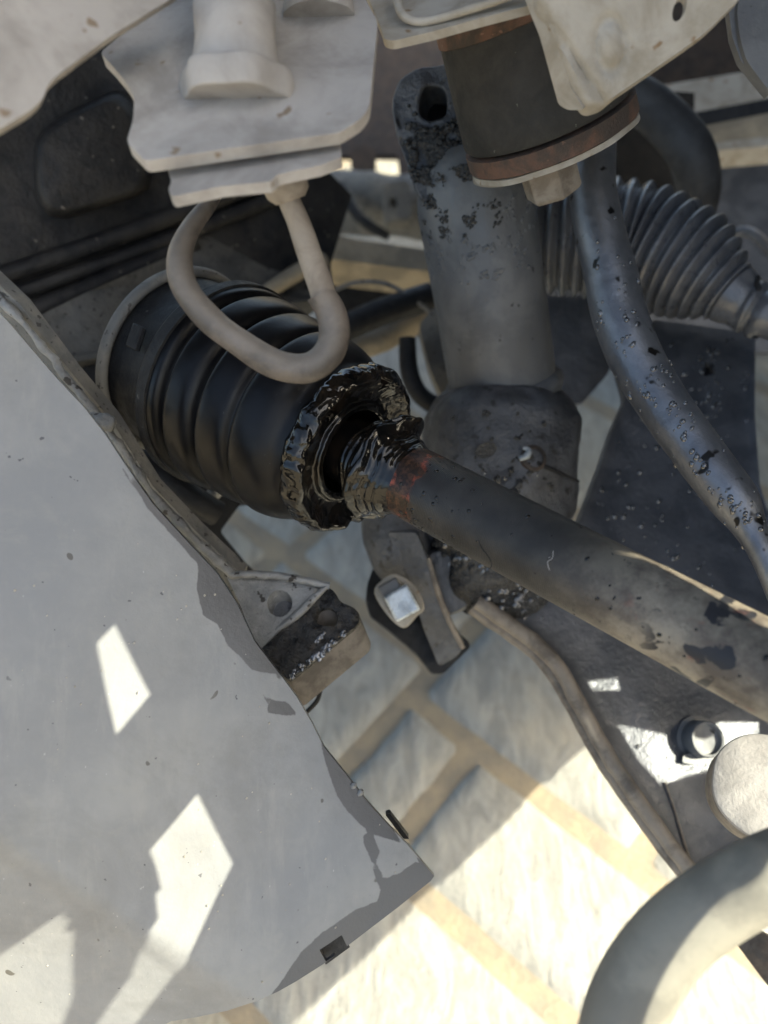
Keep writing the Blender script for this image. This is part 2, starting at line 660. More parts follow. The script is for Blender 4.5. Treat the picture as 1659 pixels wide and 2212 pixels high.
def course(v0, v1, u, ws):
    for w in ws:
        stone(u, u + w, v0, v1, random.choice((0, 0, 1, 2)))
        u += w


course(R0, R0 + .17, -.60, [.20, .21, .19])
course(R0 + .17, R0 + .36, -.62, [.24, .18, .20])
course(R0 + .36, R0 + .50, -.62, [.2, .2, .22])
course(RT_, 0, 0, [.21, .24, .2, .2])
course(0, R1, 0, [cA, .31, .22, .25, .2])
course(R1, R1 + .135, 0.0, [.30, .25, .24, .2])
course(R1 + .135, R1 + .28, 0.0, [.22, .27, .25, .2])
course(back, R0, cB - .44, [.22, .22, -cB])
course(back, RT_, 0, [.14, .23, .2, .25, .2])
rows = [(back, 0)]
# ground farther back
v1 = rows[0][0]
for r in range(7):
    u = -1.0 + random.random() * .2
    while u < 1.3:
        w = .2 + random.random() * .12
        stone(u, u + w, v1 - .15, v1, random.choice((0, 1, 2)))
        u += w
    v1 -= .15

# ------------------------------------------------------------------ unseen panels added to shade the place and shape its sun patches
TRAYD0 = plane((40, 760, .245), (900, 1860, .292), (40, 2200, .250))


def tray_depth(x, y):
    d = TRAYD0(x, y)
    s = ((y - 2000) * 100 - (x - 330) * 65) / 119.0        # below the crease
    if s > 0:
        d += .00010 * s * min(1, s / 60)
    d += .0022 * math.sin(x / 210 + y / 330) + .003 * max(0, (x - 500) / 400) ** 2 * math.sin(y / 170)
    return d


ARMD = plane((1500, 750, .46), (1650, 1300, .405), (1450, 1780, .355))
HUBC = P(1655, 1700, .292)


def cast(pts, fx):
    out = []
    for q in pts:
        h = q + S * ((fx - q.x) / S.x)
        out.append((h.y, h.z))
    return out


def patch(px, dfun):
    return [P(x, y, dfun(x, y)) for x, y in px]


def shaft_depth(x, y):
    ray = FW + RT * ((x - CX) / F) + UP * ((CY - y) / F)
    o = CAM - A0
    a, b = ray - AX * ray.dot(AX), o - AX * o.dot(AX)
    A, B, Cc = a.dot(a), 2 * a.dot(b), b.dot(b) - .0128 ** 2
    q = B * B - 4 * A * Cc
    return (-B - math.sqrt(max(0, q))) / (2 * A)


FX, NX = .31, .115
lit_tray = [patch(q, tray_depth) for q in (
    [(240, 1338), (326, 1500), (238, 1600), (194, 1388)],
    [(420, 1705), (506, 1866), (408, 2062), (370, 2110), (280, 2230), (178, 2230), (262, 2110), (305, 2010), (328, 1985), (322, 1930), (336, 1922), (322, 1870), (308, 1838)],
    [(-40, 2075), (70, 2000), (136, 1958), (134, 1985), (150, 1980), (140, 2012), (158, 2010), (157, 2150), (120, 2250), (-40, 2280)])]
wedge = patch([(1306, 1194), (1380, 1208), (1480, 1262), (1560, 1312), (1612, 1350), (1700, 1375), (1780, 1420), (1800, 1386), (1659, 1324), (1480, 1240), (1380, 1198)], shaft_depth)
HZ = .195
HOSE = [(1290, 2420, HZ, 92), (1325, 2300, HZ, 90), (1352, 2190, HZ, 88), (1398, 2096, HZ, 86), (1468, 2012, HZ, 84), (1560, 1944, HZ, 84), (1660, 1890, HZ, 84), (1760, 1850, HZ + .01, 80), (1860, 1840, HZ + .03, 74)]
hs_ = [P(q[0], q[1], q[2]) for q in spline(HOSE, 4)][:29]
side = [((hs_[min(i + 1, 28)] - hs_[max(i - 1, 0)]).cross(S)).normalized() * .0091 for i in range(29)]
hose_lit = [p + w for p, w in zip(hs_, side)] + [p - w for p, w in zip(hs_[::-1], side[::-1])]
zone = patch([(-90, 1260), (560, 1260), (560, 2280), (-90, 2300)], tray_depth)
zc = cast(zone, NX)
y0, y1, z0, z1 = min(q[0] for q in zc), max(q[0] for q in zc), min(q[1] for q in zc), max(q[1] for q in zc)
v, f = cdt([(y0 - .012, z0 - .012), (y1 + .012, z0 - .012), (y1 + .012, z1 + .012), (y0 - .012, z1 + .012)], [cast(q, NX) for q in lit_tray + [wedge, hose_lit]])
sun_mask = build('sun_mask_plate', slab([V((NX, p.x, p.y)) for p in v], f, V((.003, 0, 0))), m_blocker, smooth=0)  # added out-of-view plate, slots cut so sun lands in the wanted patches
tag(sun_mask, 'unseen slotted sun mask plate standing to the right of the near hose', 'sun mask plate')
holes = [cast(zone, FX)] + [cast(q, FX) for q in (
    [G(x, y) for x, y in ((1500, 1372), (930, 1912), (300, 2508), (200, 3600), (1200, 4200), (1900, 2600), (1760, 1700))],
    wedge, hose_lit,
    patch([(1262, 1472), (1334, 1462), (1340, 1490), (1272, 1490)], ARMD),
    patch([(1325, 1562), (1420, 1585), (1470, 1600), (1540, 1560), (1640, 1560), (1640, 1630), (1500, 1672), (1418, 1697), (1368, 1640)], ARMD),
    patch([(1490, 1570), (1560, 1530), (1900, 1480), (1900, 1850), (1590, 1830), (1510, 1790)], lambda x, y: .288))]
v, f = cdt([(-.30, .04), (.42, .04), (.42, 1.10), (-.30, 1.10)], holes)
sun_mask = build('sun_mask_panel', slab([V((FX, p.x, p.y)) for p in v], f, V((.003, 0, 0))), m_blocker, smooth=0)  # added unseen sun blocker, openings projected back from the wanted patches
tag(sun_mask, 'unseen dark panel added at the far right, its openings shaping the sun patches', 'shade panel')
sun_mask = build('shade_board', box(V((.50, .66, .42)), V((.01, 0, 0)), V((0, .30, 0)), V((0, 0, .40))), m_blocker, smooth=0)  # added unseen blocker that keeps sun off the far right background
tag(sun_mask, 'unseen dark board added to keep sun off the right background', 'shade panel')
shade_slab = build('underbody_shade', box(V((-.35, .56, .82)), V((1.2, 0, 0)), V((0, .34, 0)), V((0, 0, .03))), m_blocker, smooth=0)  # unseen slab for the car body, placed and sized for its shade
tag(shade_slab, 'unseen dark slab for the car body, added above the engine parts to shade them', 'shade panel')

# ------------------------------------------------------------------ far background of the bay
bay = empty('engine_bay_wall', P(900, 300, .95), 'dark grimy bulkhead behind the damper with a low slot of daylight', 'bulkhead')
wallD = plane((500, 300, .98), (1700, 300, .90), (900, 0, .98))
build('panel', plate([(420, -150), (1250, -150), (1250, 480), (1180, 540), (1000, 520), (862, 378), (858, 336), (694, 336), (694, 375), (640, 420), (420, 500)], wallD, .01), m_brown, bay, smooth=0)
build('post', plate(closed([(764, 320), (806, 320), (812, 360), (800, 400), (770, 400), (758, 355)], 3), lambda x, y: .93, .02), m_brown, bay)
far = empty('far_axle_beam', P(800, 420, .86), 'long dull grey casting crossing behind the damper below the daylight slot', 'cross beam')
build('beam', tube([(520, 470, .86, 60), (700, 440, .82, 66), (860, 445, .80, 64), (1000, 470, .80, 60)], 6, 20, lambda p, t, a: noise.noise(p * 40) * .006), m_crate, far)
build('rib', tube([(735, 400, .77, 10), (775, 470, .76, 12), (840, 512, .76, 10)], 4, 10), m_black, far)
build('lug', plate(rounded([(825, 395), (885, 388), (892, 470), (832, 480)], 14), lambda x, y: .74, .02, [ell(850, 440, 9, 14)]), m_crate, far, bevel=.003)
xm = empty('subframe_crossmember', P(800, 560, .62), 'tan dust covered crossmember running left of the damper tube', 'crossmember')
build('channel', plate(rounded([(640, 485), (760, 515), (960, 545), (960, 590), (780, 568), (690, 556), (560, 640), (520, 610)], 10), plane((640, 500, .60), (950, 560, .60), (600, 620, .58)), .03), m_tan, xm, bevel=.004)
build('void_sheet', plate([(690, 556), (960, 585), (960, 720), (700, 700)], lambda x, y: .66, .02), m_black, xm)  # black sheet standing in for the dark void below the channel
dl = empty('drag_link', P(840, 720, .52), 'dusty tan link rod behind the boot sloping up to the damper', 'link rod')
build('rod', tube([(690, 790, .50, 26), (800, 742, .52, 30), (905, 690, .54, 28), (960, 660, .55, 26)], 5, 18, lambda p, t, a: noise.noise(p * 60) * .002), m_tan, dl)
build('cuff', tube([(740, 712, .49, 30), (820, 676, .5, 30), (930, 640, .51, 30)], 4, 16), m_black, dl)
wire = build('brake_wire', tube([(700, 640, .5, 5), (760, 612, .5, 5), (830, 612, .5, 5), (890, 645, .5, 5), (950, 690, .5, 5)], 6, 8), m_crate)
tag(wire, 'thin grey wire looping through the dark gap left of the damper', 'wire')
loopb = build('cable_loop', tube([(880, 730, .46, 18), (884, 800, .46, 20), (905, 850, .46, 20), (945, 880, .46, 20), (980, 905, .45, 20)], 6, 14), m_black)
tag(loopb, 'black bent cable hanging between boot and damper collar', 'cable')
blk = build('damper_side_bracket', plate(rounded([(905, 700), (960, 640), (990, 830), (965, 880), (930, 800)], 12), lambda x, y: .47, .02), m_crate)
tag(blk, 'grimy grey bracket tucked behind the left side of the damper tube', 'bracket')

# right-hand background rails
rails = empty('rear_subframe', P(1500, 250, .62), 'pale dusty rails with dark gaps behind the bushing at upper right', 'subframe')
for o, m in (([(1330, 200), (1700, 140), (1700, 205), (1450, 252)], m_dusty2), ([(1400, 262), (1700, 205), (1700, 236), (1440, 288)], m_black),
             ([(1440, 288), (1700, 236), (1700, 290), (1500, 312)], m_tan), ([(1480, 316), (1700, 290), (1700, 312), (1500, 330)], m_dusty2)):
    build('rail', plate(o, plane((1400, 200, .62), (1700, 200, .60), (1500, 320, .60)), .02), m, rails)
build('panel', plate([(1330, 325), (1700, 318), (1700, 760), (1180, 760), (1180, 420)], lambda x, y: .68, .02), m_arm, rails)
build('panel', plate([(1150, -80), (1720, -80), (1720, 190), (1320, 230), (1150, 420)], lambda x, y: .70, .02), m_brown, rails)
build('panel', plate([(1180, 180), (1500, 200), (1500, 480), (1180, 480)], lambda x, y: .55, .02), m_black, rails)  # black sheet standing in for the dark void behind the hose
m_hose = dirty('grey black hose', (.04, .04, .041), (.06, .06, .06), 60, rough=(.55, .75), bump=.3)
hs = build('coolant_hose', tube([(1330, 190, .46, 44), (1380, 215, .46, 48), (1440, 262, .46, 50), (1490, 325, .46, 50), (1508, 395, .47, 48), (1500, 450, .48, 46)], 8, 24), m_hose)
tag(hs, 'fat matt black hose bending down behind the bushing', 'hose')
arc = build('wiring_conduit', tube([(1560, 520, .55, 12), (1610, 500, .54, 12), (1655, 530, .53, 12), (1700, 600, .53, 12)], 6, 12), m_bellow)
tag(arc, 'slim grey conduit curving behind the end of the ribbed gaiter', 'conduit')

# ------------------------------------------------------------------ gearbox on the left
gb = empty('gearbox_housing', P(250, 450, .44), 'black speckled gearbox casting with a raised square boss and long ridges at upper left', 'gearbox')
gD = plane((0, 300, .40), (500, 300, .46), (200, 700, .44))
build('wall', plate([(-60, 90), (460, 60), (640, 300), (760, 420), (700, 620), (420, 660), (250, 760), (-60, 760)], gD, .03, grid=26, bump=.004), m_gear, gb)


def raised(outline, dfun, h, inset=.82):
    """raised boss: outline on the casting, smaller flat top nearer the viewer"""
    cx = sum(p[0] for p in outline) / len(outline)
    cy = sum(p[1] for p in outline) / len(outline)
    n = len(outline)
    levels = [(1.0, 0), (.99, h * .35), (.94, h * .8), (inset + .04, h * .98), (inset, h)]
    vs, fs = [], []
    for s, hh in levels:
        for x, y in outline:
            X, Y = cx + (x - cx) * s, cy + (y - cy) * s
            q = P(X, Y, dfun(X, Y) - hh)
            vs.append(q + FW * noise.noise(q * 60) * .0008)
    for L in range(len(levels) - 1):
        for i in range(n):
            j = (i + 1) % n
            fs.append((L * n + i, L * n + j, L * n + n + j, L * n + n + i))
    vs.append(P(cx, cy, dfun(cx, cy) - h))
    k = len(vs) - 1
    b = (len(levels) - 1) * n
    for i in range(n):
        fs.append((b + i, b + (i + 1) % n, k))
    return vs, fs


build('boss', raised(rounded([(85, 285), (130, 250), (255, 190), (300, 230), (330, 400), (300, 425), (140, 475), (95, 465), (75, 420), (72, 320)], 30, 5), gD, .022), m_gear, gb, smooth=70)
for a, b, r in (((-40, 610), (560, 395), 20), ((-40, 660), (600, 425), 16), ((-40, 715), (420, 520), 22)):
    build('ridge', tube([(a[0], a[1], gD(*a) - .004, r), ((a[0] + b[0]) / 2, (a[1] + b[1]) / 2 + 6, gD((a[0] + b[0]) / 2, (a[1] + b[1]) / 2) - .006, r), (b[0], b[1], gD(*b) - .004, r)], 8, 16), m_gear, gb)
cst = empty('differential_case', P(560, 520, .50), 'dull grey brown casting behind the bent hook', 'casting')
build('case', plate([(430, 400), (700, 380), (720, 640), (480, 680), (300, 760), (60, 800), (40, 700), (200, 640), (400, 540)], plane((450, 450, .47), (700, 450, .53), (300, 720, .42)), .03, grid=24, bump=.012, bscale=22), m_case, cst)
build('foot', plate([(40, 720), (230, 690), (260, 880), (360, 1020), (240, 1010), (60, 860)], plane((60, 750, .40), (300, 900, .41), (200, 1000, .40)), .02, grid=26, bump=.006), m_black, cst)
build('rib', tube([(560, 640, .48, 16), (640, 590, .49, 18), (700, 560, .5, 16)], 5, 12), m_tan, cst)

# ------------------------------------------------------------------ drive shaft and torn boot
def at(t):
    return A0 + AX * t


def g_noise(p, s, k=1.0):
    return noise.noise(p * s) * k


boot = empty('joint_boot', at(-.07), 'ridged black rubber joint boot torn open at its small end and smeared with grease', 'rubber boot')
prof = [(-.110, .0385), (-.1090, .0405), (-.106, .0411), (-.0985, .0411), (-.0965, .0400), (-.0950, .0374), (-.0935, .0374), (-.0918, .0398), (-.0890, .0402),
        (-.0830, .0394), (-.0800, .0376), (-.0780, .0346), (-.0765, .0344), (-.0748, .0372), (-.0728, .0385), (-.0680, .0380), (-.0620, .0366), (-.0595, .0340), (-.0582, .0338),
        (-.0565, .0360), (-.0540, .0367), (-.0490, .0360), (-.0440, .0346), (-.0405, .0325), (-.0375, .0300), (-.0335, .0288), (-.0315, .0285), (-.0302, .0270), (-.0298, .0240), (-.0302, .0180), (-.0330, .0160), (-.052, .0165), (-.075, .020)]
prof = [(t if t > -.0345 or i > 29 else -.0345 + (t + .0345) * .89, q) for i, (t, q) in enumerate(prof)]
build('bellows', lathe(A0, AX, prof, 128, lambda p, t, r, a, d, x: p + d * g_noise(p, 45, .00035), 4, caps=False), m_rubber, boot, smooth=60)
build('clamp_band', lathe(A0, AX, [(-.0988, .0410), (-.0985, .0421), (-.0936, .0421), (-.0933, .0410)], 128), m_black, boot)
ear = at(-.096) + (RT * -.62 + UP * .30 - FW * .62).normalized() * .0422
build('clamp_ear', box(ear, AX * .0028, (RT * .3 + UP * .9).normalized() * .0045, (RT * -.62 + UP * .30 - FW * .62).normalized() * .0012), m_black, boot, bevel=.0006)


def ring_disp(p, t, r, a, d, x):
    k = max(0, (r - .019) / .014)
    e = g_noise(p, 140, .0013) + abs(g_noise(p, 210, .0010))
    q = p + x * e * (.35 + k)
    spike = max(0, noise.noise(V((math.cos(a) * 5, math.sin(a) * 5, 3))) - .05) ** 1.2
    q += d * (k * k * (g_noise(V((math.cos(a), math.sin(a), 0)), 3.5, .0014) + spike * .0046 + g_noise(p, 420, .0006)) - .0007 * k)
    return q


rp = [(-.0330, .0150), (-.0305, .0155), (-.0275, .0160), (-.0266, .0172), (-.0268, .0190), (-.0284, .0198), (-.0284, .0222), (-.0278, .0245),
      (-.0264, .0268), (-.0250, .0290), (-.0256, .0310), (-.0282, .0325), (-.0312, .0328), (-.0335, .0318), (-.0342, .0295)]
build('grease_ring', lathe(A0, AX, rp, 220, ring_disp, 4, caps=False), m_grease, boot, smooth=80)

sh = empty('drive_shaft', at(0), 'dark turned drive shaft leaving the torn boot, rusty band beside the grease', 'drive shaft')
build('shaft', lathe(A0, AX, [(-.10, .0105), (-.02, .0112), (-.002, .0126), (.002, .0128), (.03, .0128), (.06, .0128), (.10, .0128), (.22, .0128)], 160,
                     lambda p, t, r, a, d, x: p + d * g_noise(p, 90, .00012)), m_shaft, sh, smooth=60)


def col_disp(p, t, r, a, d, x):
    w = math.sin(min(1, max(0, (t + .026) / .026)) * math.pi)
    e = g_noise(p, 90, .0010) + g_noise(p, 260, .0004) + abs(g_noise(p, 70, .0013))
    e += .00045 * math.sin(t * 2600 + noise.noise(p * 90) * 5) * w
    sp_ = max(0, noise.noise(V((math.cos(a) * 2.2, math.sin(a) * 2.2, 9)))) * .0035
    big = max(0, (r - .0145) / .004)
    up = d.dot((UP * .9 + RT * .35).normalized())
    flap = max(0, up - .82) / .18 * big
    return p + d * (e * (.3 + .7 * w) + sp_ * big + flap * .0022) + x * (g_noise(p, 120, .0022) * big + flap * .003)


cpf = [(-.060, .0110), (-.034, .0118), (-.0260, .0120), (-.0232, .0122), (-.0222, .0138), (-.0208, .0146), (-.0192, .0145), (-.0175, .0147), (-.0158, .0158), (-.0138, .0182), (-.0120, .0186), (-.0104, .0170),
       (-.0090, .0153), (-.0065, .0145), (-.0045, .0140), (-.0028, .0131), (-.0012, .0127), (.0010, .0120)]
build('grease_collar', lathe(A0, AX, cpf, 200, col_disp, 4, caps=False), m_grease, sh, smooth=80)
# flung grease specks on the shaft
sp_parts = []
for i in range(150):
    t = abs(random.gauss(0, .018)) + .003 if i < 110 else random.uniform(.02, .13)
    a = random.uniform(0, 6.28)
    u = AX.orthogonal().normalized()
    n = u * math.cos(a) + AX.cross(u) * math.sin(a)
    sp_parts.append(blob(at(t) + n * .0127, random.uniform(.00025, .0008), n, .5))
o = build('grease_speck', join(*sp_parts), m_grease, sh, smooth=80)
tag(o, kind='stuff')
# hairs and lint clinging to the shaft
for k, (x0, y0, pts) in enumerate(((1040, 1110, [(0, 0), (-6, 40), (-2, 70), (14, 92), (22, 112), (10, 128), (6, 150)]), (1195, 1190, [(0, 0), (-2, 16), (-12, 24), (-8, 42)]),
                                   (1185, 1205, [(0, 0), (18, -6), (30, 6), (46, 10)]))):
    path = []
    for dx, dy in pts:
        path.append((x0 + dx, y0 + dy, .2525 - (x0 - 1040) * .00009, .8))
    build('lint_hair', tube(path, 6, 6), m_dusty if k else m_black, sh)

cup = empty('joint_housing', at(-.13), 'black joint housing with a grey cast flange ring behind the boot', 'joint housing')
build('cup', lathe(A0, AX, [(-.132, .030), (-.131, .035), (-.128, .0362), (-.110, .0365), (-.100, .038), (-.097, .038)], 96), m_black, cup)
build('flange_ring', lathe(A0, AX, [(-.128, .0360), (-.1280, .0390), (-.1260, .0402), (-.1240, .0402), (-.1228, .0392), (-.1228, .0374), (-.124, .0362)], 128, None, 2, caps=False), m_crate, cup)

# ------------------------------------------------------------------ casting below the boot
sb = empty('lower_subframe', P(420, 1100, .42), 'black lower subframe in shadow beneath the boot', 'subframe')
build('plate', plate(rounded([(150, 820), (300, 940), (420, 1040), (575, 1080), (520, 1088), (476, 1148), (530, 1215), (620, 1300), (560, 1340), (300, 1200), (120, 1000)], 8), plane((300, 950, .39), (560, 1090, .41), (480, 1240, .40)), .02), m_black, sb, bevel=.002)
build('pipe', tube([(330, 1150, .37, 15), (385, 1122, .37, 15), (440, 1085, .375, 15), (480, 1050, .38, 15)], 5, 14), m_alu, sb)
build('rail', tube([(250, 960, .36, 26), (330, 1010, .36, 28), (420, 1080, .365, 30), (470, 1110, .37, 28)], 5, 16), m_black, sb)

fl = empty('cast_bracket', P(640, 1380, .315), 'rough aluminium bracket with two holes and wet black tip beside the grey tray', 'bracket')
eD = plane((100, 760, .29), (480, 1240, .318), (700, 1350, .315))
build('edge_rib', tube([(-60, 590, .29, 9), (20, 665, .29, 10), (90, 745, .292, 9), (160, 835, .296, 10), (232, 925, .30, 9), (290, 1010, .303, 9), (345, 1088, .307, 10), (410, 1155, .311, 11), (500, 1238, .316, 12)], 8, 14,
                        lambda p, t, a: noise.noise(p * 180) * .0012 + noise.noise(p * 420) * .0006), m_alu, fl)
build('edge_web', plate([(-60, 560), (40, 655), (150, 800), (240, 905), (330, 1050), (420, 1145), (520, 1240), (500, 1330), (340, 1200), (100, 900), (-60, 720)], lambda x, y: eD(x, y) + .006, .006, grid=22, bump=.002, bscale=120), m_crate, fl)
build('lug', tube([(196, 905, .292, 12), (222, 912, .289, 20), (243, 914, .288, 16), (248, 915, .288, 8)], 4, 14, lambda p, t, a: noise.noise(p * 260) * .0012), m_alu, fl)
brD = plane((500, 1250, .316), (740, 1290, .318), (620, 1470, .306))
ext = P(800, 1398, .325) - P(775, 1338, .3145)
top = rounded([(488, 1242), (560, 1238), (640, 1248), (702, 1260), (722, 1276), (735, 1300), (765, 1312), (778, 1328), (774, 1348), (700, 1408), (625, 1470), (600, 1450), (560, 1380), (520, 1310)], 9, 3)
build('wing', plate([p for p in rounded([(488, 1242), (560, 1238), (640, 1248), (702, 1262), (560, 1405), (520, 1310)], 7, 3)], lambda x, y: brD(x, y) - .0002, .008, [ell(604, 1303, 27, 29)], ext=ext * .45), m_alu, fl, bevel=.0012)
build('hole_floor', plate(ell(604, 1303, 31, 33), lambda x, y: brD(x, y) + .005, .002), m_cast, fl)
build('rib', tube([(495, 1243, .3145, 8), (560, 1240, .3147, 9), (640, 1250, .3152, 9), (712, 1266, .3155, 8)], 6, 10, lambda p, t, a: noise.noise(p * 300) * .0006), m_alu, fl)
build('rib', tube([(588, 1368, .312, 6), (640, 1330, .313, 9), (680, 1290, .314, 8), (705, 1268, .3148, 5)], 6, 10), m_alu, fl)
o = build('tip', plate(rounded([(560, 1405), (640, 1330), (700, 1266), (722, 1276), (735, 1300), (765, 1312), (778, 1328), (774, 1348), (700, 1408), (625, 1470), (600, 1452)], 9, 3), lambda x, y: brD(x, y) - .0004, .02, [closed([(690, 1318), (712, 1312), (728, 1328), (726, 1348), (706, 1352), (684, 1344)])], grid=9, bump=.0016, bscale=260, ext=ext * .10), m_wet, fl, bevel=.0008)
tag(o, 'wet black tip of the bracket')
build('side_wall', plate(rounded([(560, 1405), (640, 1330), (700, 1266), (722, 1276), (735, 1300), (765, 1312), (778, 1328), (774, 1348), (700, 1408), (625, 1470), (600, 1452)], 9, 3), lambda x, y: brD(x, y) + .0008, .02, [closed([(690, 1318), (712, 1312), (728, 1328), (726, 1348), (706, 1352), (684, 1344)])], ext=ext), m_tab, fl, bevel=.0012)
wet = []
for (x, y, r) in ((640, 1448, 7), (652, 1440, 9), (668, 1428, 10), (684, 1416, 12), (698, 1406, 10), (712, 1396, 9), (726, 1384, 7), (742, 1370, 7), (686, 1382, 7), (690, 1376, 7), (694, 1370, 6), (628, 1462, 6), (634, 1455, 7), (676, 1420, 8), (705, 1400, 8)):
    for k in range(3):
        X, Y = x + random.gauss(0, 4), y + random.gauss(0, 3)
        wet.append(blob(P(X, Y, brD(X, Y) - .0010), r * random.uniform(.08, .24) / F, -FW + UP * .3, .5, .9))
build('wet_bead', join(*wet), m_water, fl, smooth=80)['kind'] = 'stuff'
build('clip_loop', tube([(655, 1545, .33, 5), (684, 1515, .33, 5), (692, 1490, .33, 5)], 5, 8), m_black, fl)

# ------------------------------------------------------------------ grey tray
tray = empty('splash_tray', P(400, 1500, .27), 'large sheet of weathered grey plastic with dark wet edge at lower left', 'splash tray')
t_out = [(-80, 610), (0, 676), (22, 700), (60, 745), (120, 815), (182, 880), (228, 938), (275, 1010), (330, 1088), (400, 1165), (470, 1240), (510, 1300), (550, 1385), (600, 1450), (640, 1505), (672, 1560), (700, 1615),
         (745, 1670), (790, 1728), (838, 1782), (880, 1825), (938, 1893), (930, 1904), (860, 1960), (780, 2022), (700, 2082), (640, 2120), (600, 2143), (560, 2162), (490, 2184), (430, 2196), (370, 2206), (300, 2240), (200, 2290), (-80, 2300)]
stains = [[(560, 2210), (585, 2150), (612, 2112), (650, 2055), (700, 2010), (765, 1968), (815, 1945), (822, 1925), (806, 1880), (800, 1850), (782, 1812), (790, 1795), (806, 1800), (820, 1838), (812, 1862), (828, 1897), (862, 1888), (905, 1858), (960, 1890), (800, 2030), (600, 2180)],
          [(684, 1570), (706, 1660), (728, 1720), (752, 1752), (800, 1800), (870, 1822), (800, 1700), (690, 1560)],
          [(262, 1010), (320, 1100), (380, 1165), (428, 1220), (424, 1268), (440, 1330), (470, 1350), (490, 1395), (520, 1420), (545, 1448), (590, 1455), (620, 1480), (560, 1360), (500, 1250), (400, 1140), (300, 1030)],
          [(552, 1492), (580, 1520), (575, 1540), (610, 1545), (640, 1545), (620, 1515), (590, 1512)]]
tv, tf = cdt(t_out, [rounded([(690, 2052), (738, 2020), (750, 2046), (704, 2078)], 2, 2)], 11)
st = []
for p in tv:
    s = -1e9
    for q in stains:
        d = edge_dist(p.x, p.y, q)
        s = max(s, d if inside(p.x, p.y, q) else -d)
    st.append(max(0, min(1, .5 + s / 36)))
v3 = []
for p in tv:
    d = tray_depth(p.x, p.y)
    q = P(p.x, p.y, d)
    v3.append(q + FW * noise.noise(q * 28) * .0012)
tvs, tfs = slab(v3, tf, FW * .0022)
build('sheet', (tvs, tfs), m_tray, tray, smooth=45, attr=st + st)
build('slot_backing', plate([(684, 2054), (740, 2016), (756, 2046), (704, 2084)], lambda x, y: tray_depth(x, y) + .004, .001), m_black, tray)
build('clip', plate(rounded([(832, 1760), (842, 1757), (884, 1812), (872, 1812)], 3), lambda x, y: .296, .004), m_black, tray)
for x, y in ((764, 1697), (779, 1712)):
    build('burr', blob(P(x, y, tray_depth(x, y) - .0005), .0011, -FW, .8), m_alu, tray)
grit = []
for i in range(90):
    x, y = random.uniform(0, 860), random.uniform(1150, 2150)
    if inside(x, y, t_out) and edge_dist(x, y, t_out) > 12:
        grit.append(blob(P(x, y, tray_depth(x, y) - .0002), random.uniform(.00012, .0004), -FW, .5))
o = build('grit', join(*grit), m_dusty2, tray)
tag(o, kind='stuff')

# ------------------------------------------------------------------ upper left brackets
pn = build('sill_panel', plate(rounded([(-120, -120), (420, -40), (240, 86), (125, 166), (104, 186), (95, 214), (70, 236), (-120, 345)], 14), plane((0, 0, .185), (300, 0, .205), (0, 250, .18)), .003, grid=40, bump=.002), m_dusty, bevel=.001)
tag(pn, 'pale dusty panel with a rounded corner in the upper left corner', 'panel')
mb = empty('mounting_bracket', P(540, 250, .21), 'pale dusty bracket of two plates clamped by a thick stud and flanged nut', 'bracket')
mD = plane((300, 340, .200), (780, 260, .205), (500, 0, .238))
build('top_plate', plate(rounded([(352, -60), (760, -60), (806, 28), (816, 46), (812, 90), (798, 232), (780, 256), (735, 284), (520, 318), (312, 345), (271, 303), (288, 260), (292, 215), (276, 182), (240, 138), (214, 112), (330, 22)], 12), mD, .0034, grid=30, bump=.0015), m_dusty, mb, bevel=.001)
lD = plane((365, 420, .200), (735, 340, .206), (540, 310, .214))
build('lower_plate', plate(rounded([(352, 330), (540, 300), (733, 285), (738, 338), (690, 356), (600, 376), (585, 392), (480, 402), (372, 424), (362, 408), (370, 392)], 7), lD, .003, grid=24, bump=.001), m_dusty, mb, bevel=.0008)
c0 = P(512, 188, .214)
zz = (UP * .93 + FW * -.12 + RT * -.01).normalized()
build('flange_nut', lathe(c0, zz, [(-.004, .0140), (.0005, .0145), (.0035, .0138), (.0042, .0118)], 64, lambda p, t, r, a, d, x: p + d * math.cos(6 * a) * .0007 + d * noise.noise(p * 160) * .0004), m_dusty, mb, bevel=.0005)
build('stud', lathe(c0, zz, [(.003, .0118), (.008, .0108), (.012, .0104), (.02, .0107), (.0205, .0101), (.026, .0104), (.027, .0112), (.034, .0108), (.06, .0105)], 48, lambda p, t, r, a, d, x: p + d * noise.noise(p * 110) * .0006), m_dusty, mb, smooth=60)
build('stop_pin', lathe(P(690, 20, .232), zz, [(-.002, .010), (.003, .0095), (.005, .007), (.012, .0065)], 32, lambda p, t, r, a, d, x: p + d * noise.noise(p * 150) * .0008), m_dusty, mb)

hk = empty('hanger_hook', P(600, 640, .235), 'dusty brown bent hook hanging under the pale bracket in front of the boot', 'hook')
build('shank', tube([(612, 345, .222, 27.0), (622, 420, .224, 24.3), (645, 480, .227, 25.2), (668, 550, .230, 26.1), (690, 612, .233, 27.9), (702, 655, .235, 27.9)], 8, 28, lambda p, t, a: noise.noise(p * 110) * .0003), m_sleeve, hk)
build('ferrule', lathe(P(612, 385, .222), (P(640, 470, .226) - P(612, 385, .222)), [(-.003, .0066), (.0, .0066), (.004, .0060), (.006, .0042)], 32), m_sleeve, hk)
build('bend', tube([(690, 632, .2335, 29.7), (712, 668, .235, 32.4), (722, 715, .236, 33.3), (712, 758, .236, 33.3), (680, 790, .2355, 33.3), (636, 797, .235, 32.4), (585, 783, .2345, 31.5), (520, 742, .234, 30.6), (455, 690, .234, 29.7), (410, 640, .234, 29.7), (390, 590, .2345, 28.8), (392, 540, .236, 26.1), (414, 490, .239, 22.5), (442, 452, .243, 18.9), (474, 408, .248, 14.4), (490, 380, .25, 12.6)], 8, 32,
                    lambda p, t, a: noise.noise(p * 100) * .0004), m_rod, hk)

